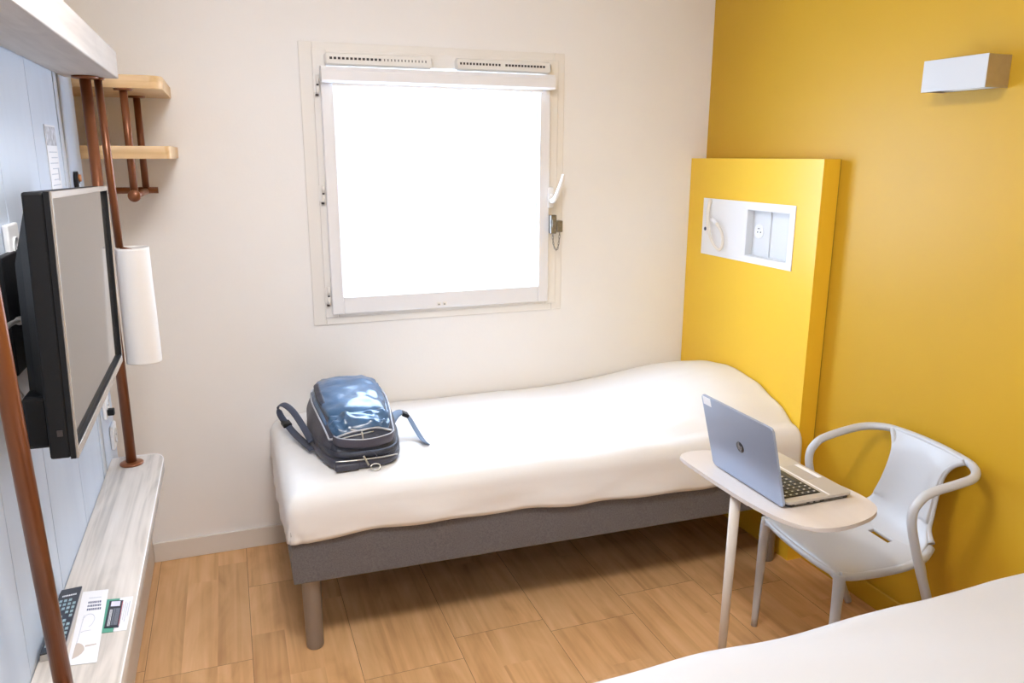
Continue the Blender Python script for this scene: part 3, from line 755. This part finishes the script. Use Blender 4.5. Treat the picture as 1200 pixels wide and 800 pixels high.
# ------------------------------------------------------------------ laptop
ZL = .6603
yw = -.007
LF = Matrix.Translation((-.741, -1.583, ZL)) @ Matrix.Rotation(yw, 4, 'Z')   # x: hinge -> front edge, y: near -> far side
W_, D_, H_ = .334, .230, .018
lp = empty('laptop', (-.741, -1.583, ZL), 'open silver laptop with its lid towards the bed, on the side table', 'laptop')
def rrect(x0, x1, y0, y1, r, n=5):
    P = []
    for cx, cy, a0 in ((x1-r, y1-r, 0), (x0+r, y1-r, PI/2), (x0+r, y0+r, PI), (x1-r, y0+r, 3*PI/2)):
        for k in range(n+1): a = a0+k/n*PI/2; P.append((cx+r*math.cos(a), cy+r*math.sin(a)))
    return P
b = MB(); b.prism(rrect(0.009, D_, 0, W_, .012), .0105, .0178, bev=.0015, frame=LF, seg=2); deck = b.build('deck', M['laptop_deck'], lp)
b = MB(); b.prism(rrect(0.012, D_-.006, .003, W_-.003, .012), .002, .0105, bev=.001, frame=LF)
for (x, y) in ((.03, .03), (.03, W_-.03), (D_-.035, .03), (D_-.035, W_-.03)): b.lathe(LF @ Vector((x, y, 0)), [(0, 0), (.007, 0), (.007, .002), (0, .002)], 14)
b.build('bottom_case', M['laptop_dark'], lp)
b = MB(); b.box(.018, .142, .026, W_-.020, .0178, .0182, frame=LF); b.build('key_bed', M['laptop_dark'], deck)
b = MB(); c2 = MB()
for r in range(6):
    hgt = .0195; x = .021+r*.0200; n = 15
    y = .0285; avail = W_-.022-.0285
    unit = avail/n
    c = 0
    while c < n:
        span = 5 if (r == 5 and c == 4) else 1
        ya, yb_ = y+c*unit, y+(c+span)*unit
        b.box(x, x+.0172, ya+.0010, yb_-.0010, .0182, .0200, .0005, seg=1, frame=LF)
        if span == 1: c2.box(x+.005, x+.0105, ya+unit*.35, ya+unit*.58, .0200, .02015, frame=LF)
        c += span
b.build('keyboard', M['key'], deck); c2.build('key_legends', M['keymark'], deck)
b = MB(); b.box(.152, .158, .006, W_-.006, .0178, .0183, .0002, seg=1, frame=LF); b.box(.206, .221, .112, .216, .0178, .0186, .0003, seg=1, frame=LF); b.build('button_bar', M['sash_white'], deck)
b = MB(); b.box(.162, .204, .112, .216, .0178, .0181, frame=LF); b.build('touchpad', mat('touchpad surface', (.50, .48, .47), .3, metal=.3), deck)
b = MB()
for x0_, x1_, z0_, z1_ in ((.035, .075, .0055, .0095), (.085, .097, .0045, .0085), (.105, .120, .0045, .0085), (.135, .20, .0045, .0065)): b.box(x0_, x1_, .0022, .0032, z0_, z1_, frame=LF)
b.build('side_ports', M['steel'], lp)
lean = .251; LH = .242
LL = LF @ Matrix(((-math.sin(lean), 0, math.cos(lean), -.0005), (0, 1, 0, 0), (math.cos(lean), 0, math.sin(lean), .0055), (0, 0, 0, 1)))   # x: up the lid, y: across, z: towards the user
b = MB(); b.prism(rrect(0, LH, 0, W_, .010), -.0035, .0035, bev=.0015, frame=LL); lid = b.build('lid', M['laptop'], lp)
b = MB(); b.box(.012, LH-.008, .008, W_-.008, .0034, .0042, frame=LL); b.build('screen', M['tv_screen'], lid)
b = MB(); b.tube([LF @ Vector((.006, .03, .0135)), LF @ Vector((.006, W_-.03, .0135))], .0055, 12); b.build('hinge', M['laptop_dark'], lp)
# round emblem with slanted letters h p
lc = (.124, W_/2)
b = MB(); b.lathe(LL @ Vector((lc[0], lc[1], -.0035)), [(0, .0008), (.0170, .0008), (.0174, 0)], 40, tuple(-(LL.to_3x3() @ Vector((0, 0, 1))))); b.build('emblem_disc', M['laptop_dark'], lid)
b = MB()
def em(p, q, wd):   # slanted stroke on the emblem; p,q in (right, up) seen from outside; right = towards the near side
    P = [Vector((lc[0]+a[1], lc[1]-a[0], -.0050)) for a in (p, q)]
    d = (P[1]-P[0]).normalized(); s = Vector((-d.y, d.x, 0))*wd
    v = [P[0]+s, P[0]-s, P[1]-s, P[1]+s]
    b2 = bmesh.new(); A = [b2.verts.new(x) for x in v]; B = [b2.verts.new(x+Vector((0, 0, .0006))) for x in v]
    b2.faces.new(A); b2.faces.new(B[::-1])
    for i in range(4): b2.faces.new([A[i], A[(i+1) % 4], B[(i+1) % 4], B[i]])
    b.merge(b2, LL)
em((-.0085, -.0085), (-.0020, .0160), .0012); em((-.0048, .0040), (-.0005, .0042), .0011); em((-.0005, .0045), (-.0037, -.0085), .0012)
em((-.0005, -.0158), (.0050, .0040), .0012); em((.0050, .0042), (.0095, .0042), .0011); em((.0095, .0045), (.0070, -.0055), .0012); em((.0070, -.0058), (.0025, -.0060), .0011)
b.build('emblem_letters', M['logo_silver'], lid)
b = MB(); b.box(LH-.030, LH-.003, W_-.046, W_-.006, -.0040, -.0034, frame=LL); b.build('sticker', M['sticker'], lid)

# ------------------------------------------------------------------ plastic armchair
al = math.radians(4.5); CO = Vector((-.040, -1.418, 0))
def C(f, s, z): return Vector((CO.x-f*math.cos(al)+s*math.sin(al), CO.y+f*math.sin(al)+s*math.cos(al), z))
ch = empty('armchair', (-.27, -1.40, 0), 'pale grey plastic chair with looped arms against the mustard wall', 'chair')
# seat shell with a slot
prof = [(.468, .398), (.464, .410), (.452, .418), (.42, .421), (.36, .418), (.30, .414), (.24, .411), (.19, .412), (.150, .418), (.122, .430), (.105, .444)]
hw = [(.095, .150), (.13, .162), (.19, .180), (.30, .192), (.42, .196), (.468, .188)]
PP, _ = catmull([Vector((f, z, 0)) for f, z in prof], [1]*len(prof), 4)
NS = 40
b = MB(); G = []
for p in PP:
    f, z = p.x, p.y; w2 = pws(f, hw); row = []
    for j in range(NS+1):
        s = -1+2*j/NS
        e = abs(s)**8
        row.append(C(f, s*w2, z+.006*s*s-.004-.012*e))
    G.append(row)
V = b.grid(G, flip=True)
def in_slot(c):
    # slot runs across the seat near its back
    d = c-Vector((0, 0, c.z)); q = Vector((-.210, -1.421)); a = Vector((math.sin(al), math.cos(al)))
    r = Vector((c.x, c.y))-q; t = r.dot(a); n_ = abs(r.x*a.y-r.y*a.x)
    return abs(t) < .042 and n_ < .0095
kill = [f for f in b.bm.faces if in_slot(f.calc_center_median())]
bmesh.ops.delete(b.bm, geom=kill, context='FACES')
o = seat = b.build('seat', M['plastic'], ch, fix=False)
md = o.modifiers.new('thickness', 'SOLIDIFY'); md.thickness = .012; md.offset = -1
md = o.modifiers.new('round', 'BEVEL'); md.width = .003; md.segments = 2; md.limit_method = 'ANGLE'
# front and side rims under the seat
b = MB()
b.tube([C(.10, -.150, .425), C(.15, -.172, .405), C(.25, -.190, .397), C(.40, -.196, .400), C(.452, -.185, .404)], [.014, .014, .012, .012, .013], 12, smooth=4)
b.tube([C(.10, .150, .425), C(.15, .172, .405), C(.25, .190, .397), C(.40, .196, .400), C(.452, .185, .404)], [.014, .014, .012, .012, .013], 12, smooth=4)
b.tube([C(.455, -.185, .404), C(.464, -.1, .400), C(.466, 0, .398), C(.464, .1, .400), C(.455, .185, .404)], .010, 12, smooth=4)
b.build('seat_rim', M['plastic'], seat)
# backrest shell
bp_ = [(.150, .407), (.124, .4245), (.100, .450), (.078, .490), (.060, .540), (.046, .590), (.032, .640), (.018, .680), (.006, .703)]
bh = [(.412, .160), (.430, .156), (.450, .146), (.470, .128), (.50, .118), (.56, .109), (.62, .106), (.65, .110), (.675, .122), (.690, .142), (.703, .165)]
PP, _ = catmull([Vector((f, z, 0)) for f, z in bp_], [1]*len(bp_), 4)
b = MB(); G = []
for p in PP:
    f, z = p.x, p.y; w2 = pws(z, bh); row = []
    for j in range(25):
        s = -1+2*j/24; row.append(C(f+.018*s*s*(1 if z > .5 else .4)*(1 if z < .66 else max(.25, 1-(z-.66)/.05)), s*w2, z-.004*s*s))
    G.append(row)
b.grid(G)
o = brest = b.build('backrest', M['plastic'], ch, fix=False)
md = o.modifiers.new('thickness', 'SOLIDIFY'); md.thickness = .012; md.offset = 0
md = o.modifiers.new('round', 'BEVEL'); md.width = .003; md.segments = 2; md.limit_method = 'ANGLE'
for sg in (-1, 1):
    b = MB(); b.tube([C(.100, sg*.152, .440), C(.088, sg*.124, .470), C(.075, sg*.116, .51), C(.062, sg*.109, .56), C(.048, sg*.106, .62), C(.038, sg*.111, .655), C(.028, sg*.126, .680), C(.014, sg*.150, .698)], [.011, .0085, .0075, .0072, .0072, .008, .009, .010], 10, smooth=4)
    b.build('back_edge', M['plastic'], brest)
# arm rail: one loop from the front of one arm round the back to the other, going down into the rear legs
AW = .236
half = [(.045, AW-.006, .005), (.085, AW-.006, .09), (.145, AW-.004, .24), (.185, AW-.001, .34), (.225, AW, .44), (.257, AW, .53), (.270, AW, .585), (.264, AW, .622), (.240, AW, .648), (.20, AW, .663), (.13, AW+.002, .676), (.065, AW-.004, .686), (.022, AW-.040, .694), (.004, AW-.10, .700)]
path = [C(f, -s, z) for f, s, z in half]+[C(0, 0, .706)]+[C(f, s, z) for f, s, z in half[::-1]]
rad = [.0125, .0135, .0145, .0145, .014, .0135, .0135, .0135, .0135, .0135, .0135, .0135, .013, .012]
b = MB(); b.tube(path[7:-7], (rad[7:]+[.011]+rad[7:][::-1]), 16, smooth=6); b.build('arm_rail', M['plastic'], ch)
for sg in (-1, 1):
    b = MB(); b.tube([C(f, sg*s, z) for f, s, z in half[:9]], rad[:9], 16, smooth=6)
    b.tube([C(.16, sg*.180, .402), C(.185, sg*.215, .396), C(.200, sg*(AW-.002), .385)], [.011, .011, .012], 10, smooth=3)
    b.build('leg', M['plastic'], ch)
    b = MB(); b.tube([C(.452, sg*.184, .408), C(.455, sg*.189, .36), C(.458, sg*.191, .22), C(.463, sg*.193, .0)], [.019, .0165, .0145, .0105], 18, smooth=4)
    b.build('leg', M['plastic'], ch)

# ------------------------------------------------------------------ backpack
pk = empty('backpack', (-1.735, -.40, .59), 'dark blue travel backpack lying on the foot of the bed', 'backpack')
ZS = .590
secs = [  # y, xc, half width, height
    (-.728, -1.742, .070, .018), (-.722, -1.742, .092, .045), (-.708, -1.742, .104, .075), (-.685, -1.741, .114, .098), (-.650, -1.740, .124, .118),
    (-.610, -1.741, .132, .132), (-.540, -1.741, .144, .149), (-.460, -1.741, .152, .163), (-.380, -1.740, .156, .172), (-.300, -1.738, .154, .174), (-.230, -1.735, .145, .164),
    (-.170, -1.732, .130, .142), (-.130, -1.730, .112, .115), (-.105, -1.729, .090, .080), (-.094, -1.729, .062, .045)]
def sec(y):
    return tuple(pws(y, [(q[0], q[i]) for q in secs]) for i in (1, 2, 3))
def psurf(y, a, off=0.):
    """surface point of the pack at length y; a from 0 (right foot) to 1 (left foot) over the top"""
    xc, hw_, h_ = sec(y); th = a*PI; c_, s_ = math.cos(th), math.sin(th)
    ex = .62; cx = math.copysign(abs(c_)**ex, c_); sz = abs(s_)**.72
    nrm = Vector((cx, 0, sz)).normalized()
    lump = .004*noise.noise(Vector((cx*3, y*14, sz*3)))
    return Vector((xc+cx*(hw_+off+lump), y, ZS+.004+sz*(h_+off+lump)))
ylist = []
for q, r2 in zip(secs, secs[1:]):
    for k in range(4): ylist.append(lerp(q[0], r2[0], k/4))
ylist.append(secs[-1][0])
b = MB(); NA = 48
V = b.grid([[psurf(y, j/NA) for j in range(NA+1)] for y in ylist])
for row in (V[0], V[-1]): b.bm.faces.new(row if row is V[0] else row[::-1])
for i in range(len(V)-1): b.bm.faces.new([V[i][0], V[i+1][0], V[i+1][-1], V[i][-1]])
b.bm.normal_update()
for f in b.bm.faces: f.material_index = 1 if abs(f.calc_center_median().x+1.735) > .10 and f.calc_center_median().y > -.68 else 0
b.build('main_body', [M['pack'], M['pack_side']], pk)
# blue front pocket shell raised over the top
def patch(name, y0, y1, a0, a1, lift, m, ny=26, na=26, round_=True, creases=0.):
    b = MB(); G = []
    for i in range(ny+1):
        t = i/ny; row = []
        for j in range(na+1):
            s = j/na
            u = 2*t-1; v = 2*s-1
            edge = min(1, (1-abs(u))*4)*min(1, (1-abs(v))*4)
            k = math.sqrt(max(0, 1-u*u*.0))*1
            yy = lerp(y0, y1, t); shrink = 1-.30*max(0, abs(u)-.2)**2 if round_ else 1
            aa = lerp(a0, a1, .5+(s-.5)*shrink)
            n_ = creases*noise.noise(Vector((yy*26, aa*14, 3)))*edge+creases*.6*noise.noise(Vector((yy*60, aa*30, 8)))*edge
            row.append(psurf(yy, aa, -.003+(lift+.003)*min(1, edge*1.6)**.5+n_))
        G.append(row)
    b.grid(G); return b.build(name, m, pk)
patch('top_pocket', -.595, -.155, .27, .72, .012, M['pack_blue'], creases=.006)
patch('crumpled_pocket', -.672, -.585, .27, .74, .014, M['pack_blue'], ny=16, creases=.016)
patch('side_gusset', -.60, -.20, .715, .765, .003, M['pack_blue'], ny=20, na=6, creases=.006)
patch('side_gusset', -.60, -.20, .235, .275, .003, M['pack_blue'], ny=20, na=6, creases=.006)
patch('mesh_pocket', -.50, -.27, .635, .70, .0165, M['pack'], ny=14, na=10, creases=.003)
# piping, zips
def pline(pts, r, name, m, n=8, lift=.004):
    b = MB(); b.tube([psurf(y, a, lift) for y, a in pts], r, n, smooth=5); return b.build(name, m, pk)
pline([(-.655, .80), (-.60, .775), (-.50, .77), (-.38, .77), (-.27, .76), (-.19, .73)], .0032, 'piping', M['piping'])
pline([(-.655, .20), (-.60, .225), (-.50, .23), (-.38, .23), (-.27, .24), (-.19, .27)], .0032, 'piping', M['piping'])
pline([(-.655, .80), (-.672, .74), (-.680, .64), (-.678, .54), (-.672, .44), (-.672, .34), (-.655, .22)], .0036, 'zip_line', M['piping'])
pline([(-.685, .70), (-.692, .60), (-.690, .52), (-.684, .45)], .0022, 'zip_line', M['zip'])
pline([(-.662, .58), (-.678, .50), (-.668, .42), (-.675, .34), (-.665, .26)], .0024, 'zip_line', M['zip'])
# lower layers: two stacked laptop compartments with seams
def band(name, z0, z1, grow, m, yback=-.40):
    b = MB(); pts = []
    N_ = 44
    loop = []
    for k in range(N_+1):
        a = k/N_
        # path round the front of the pack in plan: left side, front, right side
        if a < .3: y = lerp(yback, -.690, a/.3); xc, hw_, _ = sec(y); x = xc-hw_-grow
        elif a > .7: y = lerp(-.690, yback, (a-.7)/.3); xc, hw_, _ = sec(y); x = xc+hw_+grow
        else:
            t = (a-.3)/.4; x = lerp(-1.742-.113-grow, -1.742+.113+grow, t); y = -.690-.046*(1-abs(2*t-1)**4)-grow
        loop.append(Vector((x, y, 0)))
    rows = []
    for (dz, g) in ((0, -.006), (.15, .0), (.5, .003), (.85, .0), (1, -.006)):
        rows.append([Vector((p.x, p.y, lerp(z0, z1, dz)))+(p-Vector((-1.735, -.45, 0))).normalized()*g for p in loop])
    b.grid(rows); o = b.build(name, m, pk); md = o.modifiers.new('t', 'SOLIDIFY'); md.thickness = .006; return o
band('laptop_compartment', ZS+.001, ZS+.034, .004, M['pack_side'])
band('laptop_compartment', ZS+.035, ZS+.058, .0, M['pack'], -.50)
b = MB(); b.tube([(-1.84, -.738, ZS+.0345), (-1.79, -.744, ZS+.0345), (-1.735, -.746, ZS+.0345), (-1.68, -.743, ZS+.0345), (-1.635, -.735, ZS+.0345)], .0022, 8, smooth=4); b.build('piping', M['zip'], pk)
# protruding bottom pocket at the left front
b = MB(); b.box(-1.845, -1.765, -.752, -.70, ZS+.001, ZS+.026, .009, 3); b.build('corner_pocket', M['pack_side'], pk)
# handle band bowed over the front
b = MB()
b.tube([(-1.838, -.690, ZS+.095), (-1.822, -.722, ZS+.094), (-1.78, -.738, ZS+.090), (-1.74, -.742, ZS+.088), (-1.70, -.739, ZS+.089), (-1.655, -.722, ZS+.092), (-1.640, -.690, ZS+.094)], .0175, 12, smooth=5, flat=(1, .22), up=(0, -.25, 1))
b.build('grab_handle', M['pack_handle'], pk)
b = MB(); b.tube([(-1.838, -.704, ZS+.1115), (-1.822, -.728, ZS+.1105), (-1.78, -.744, ZS+.1065), (-1.74, -.748, ZS+.1045), (-1.70, -.745, ZS+.1055), (-1.655, -.728, ZS+.1085), (-1.640, -.704, ZS+.1105)], .0020, 8, smooth=4); b.build('piping', M['piping'], pk)
# zip pullers and cord loops
for pts, r, mm in (([(-1.752, -.758, ZS+.052), (-1.745, -.764, ZS+.036), (-1.738, -.766, ZS+.020)], .0032, 'zip'), ([(-1.752, -.740, ZS+.130), (-1.751, -.746, ZS+.118), (-1.750, -.748, ZS+.108)], .0026, 'zip')):
    b = MB(); b.tube(pts, r, 8, smooth=3); b.build('zip_puller', M[mm], pk)
b = MB(); b.tube([(-1.752, -.752, ZS+.058), (-1.738, -.758, ZS+.066), (-1.722, -.758, ZS+.062), (-1.712, -.758, ZS+.050), (-1.708, -.760, ZS+.042)], .0018, 8, smooth=4); b.build('cord', M['strap'], pk)
b = MB(); pts = [(-1.715+.016*math.cos(a), -.762+.006*math.sin(a), ZS+.010+.009*math.sin(a)) for a in [2*PI*k/14 for k in range(14)]]; b.tube(pts, .0022, 8, closed=True); b.build('ring', M['zip'], pk)
# side straps
b = MB(); b.tube([(-1.895, -.52, ZS+.035), (-1.915, -.42, ZS+.062), (-1.940, -.32, ZS+.088), (-1.966, -.24, ZS+.092), (-1.984, -.20, ZS+.072), (-1.978, -.215, ZS+.040), (-1.955, -.29, ZS+.018), (-1.930, -.40, ZS+.012), (-1.895, -.535, ZS+.012)], .0125, 10, smooth=5, flat=(.24, 1), up=(-.5, 0, 1)); b.build('shoulder_strap', M['strap'], pk)
b = MB(); b.box(-.016, .016, -.026, .026, -.007, .010, .004, frame=Matrix.Translation((-1.962, -.262, ZS+.020)) @ Matrix.Rotation(.15, 4, 'Z')); b.build('buckle', M['tv_black'], pk)
b = MB(); b.tube([(-1.615, -.52, ZS+.07), (-1.585, -.47, ZS+.082), (-1.552, -.44, ZS+.080), (-1.535, -.45, ZS+.064), (-1.522, -.50, ZS+.035), (-1.510, -.56, ZS+.010), (-1.502, -.60, ZS+.006)], .016, 10, smooth=5, flat=(.16, 1), up=(.6, 0, 1)); b.build('compression_strap', M['strap_blue'], pk)
b = MB(); b.box(-.012, .014, -.020, .020, -.006, .008, .003, frame=Matrix.Translation((-1.548, -.448, ZS+.072)) @ Matrix.Rotation(.5, 4, 'Y')); b.build('buckle', M['tv_black'], pk)

# ------------------------------------------------------------------ lights
# ceiling fitting behind the camera's field of view
cl = empty('ceiling_lamp', (-1.9, -2.0, ZC), 'round warm ceiling lamp above the middle of the room', 'lamp')
b = MB(); b.lathe((-1.9, -2.0, ZC-.045), [(0, 0), (.24, .0), (.265, .012), (.27, .044), (0, .044)], 48); b.build('diffuser', M['lit'], cl)

cl = empty('ceiling_lamp', (-1.9, -3.75, ZC), 'added unseen fill light, round, on the ceiling behind the camera', 'lamp')  # invented fill light, added to brighten the back wall and bed sides
b = MB(); b.lathe((-1.9, -3.75, ZC-.045), [(0, 0), (.20, .0), (.225, .012), (.23, .044), (0, .044)], 48); b.build('diffuser', M['lit_fill'], cl)

wd = bpy.data.worlds.new('overcast sky'); SC.world = wd; wd.use_nodes = True
bg = wd.node_tree.nodes['Background']; bg.inputs[0].default_value = (.70, .90, 1.20, 1); bg.inputs[1].default_value = 7.5
# portal guiding the daylight through the window
ld = bpy.data.lights.new('window_portal', 'AREA'); ld.shape = 'RECTANGLE'; ld.size = .86; ld.size_y = .84
lo = bpy.data.objects.new('window_portal', ld); COL.objects.link(lo); lo.location = (-1.272, .19, 1.457); lo.rotation_euler = (-PI/2, 0, 0)
try: ld.cycles.is_portal = True
except Exception: pass

# ------------------------------------------------------------------ camera
yaw, pitch, roll, f = 0.3497, 0.2356, 0.0021, 906.8
fwd = Vector((math.sin(yaw)*math.cos(pitch), math.cos(yaw)*math.cos(pitch), -math.sin(pitch)))
r0 = Vector((math.cos(yaw), -math.sin(yaw), 0)); u0 = r0.cross(fwd)
R_ = math.cos(roll)*r0+math.sin(roll)*u0; U_ = -math.sin(roll)*r0+math.cos(roll)*u0
cd = bpy.data.cameras.new('camera'); cam = bpy.data.objects.new('camera', cd); COL.objects.link(cam)
mw = Matrix((( R_.x, U_.x, -fwd.x, -2.1111), (R_.y, U_.y, -fwd.y, -3.1606), (R_.z, U_.z, -fwd.z, 1.6), (0, 0, 0, 1)))
cam.matrix_world = mw
cd.sensor_width = 36; cd.sensor_fit = 'HORIZONTAL'; cd.lens = f/1200*36; cd.clip_start = .02
SC.camera = cam

SC.view_settings.view_transform = 'Standard'; SC.view_settings.look = 'None'
SC.view_settings.exposure = 1.02; SC.view_settings.gamma = 1.0; SC.view_settings.use_curve_mapping = False
SC.cycles.max_bounces = 10; SC.cycles.diffuse_bounces = 6; SC.cycles.use_denoising = True
SC.cycles.sample_clamp_indirect = 8
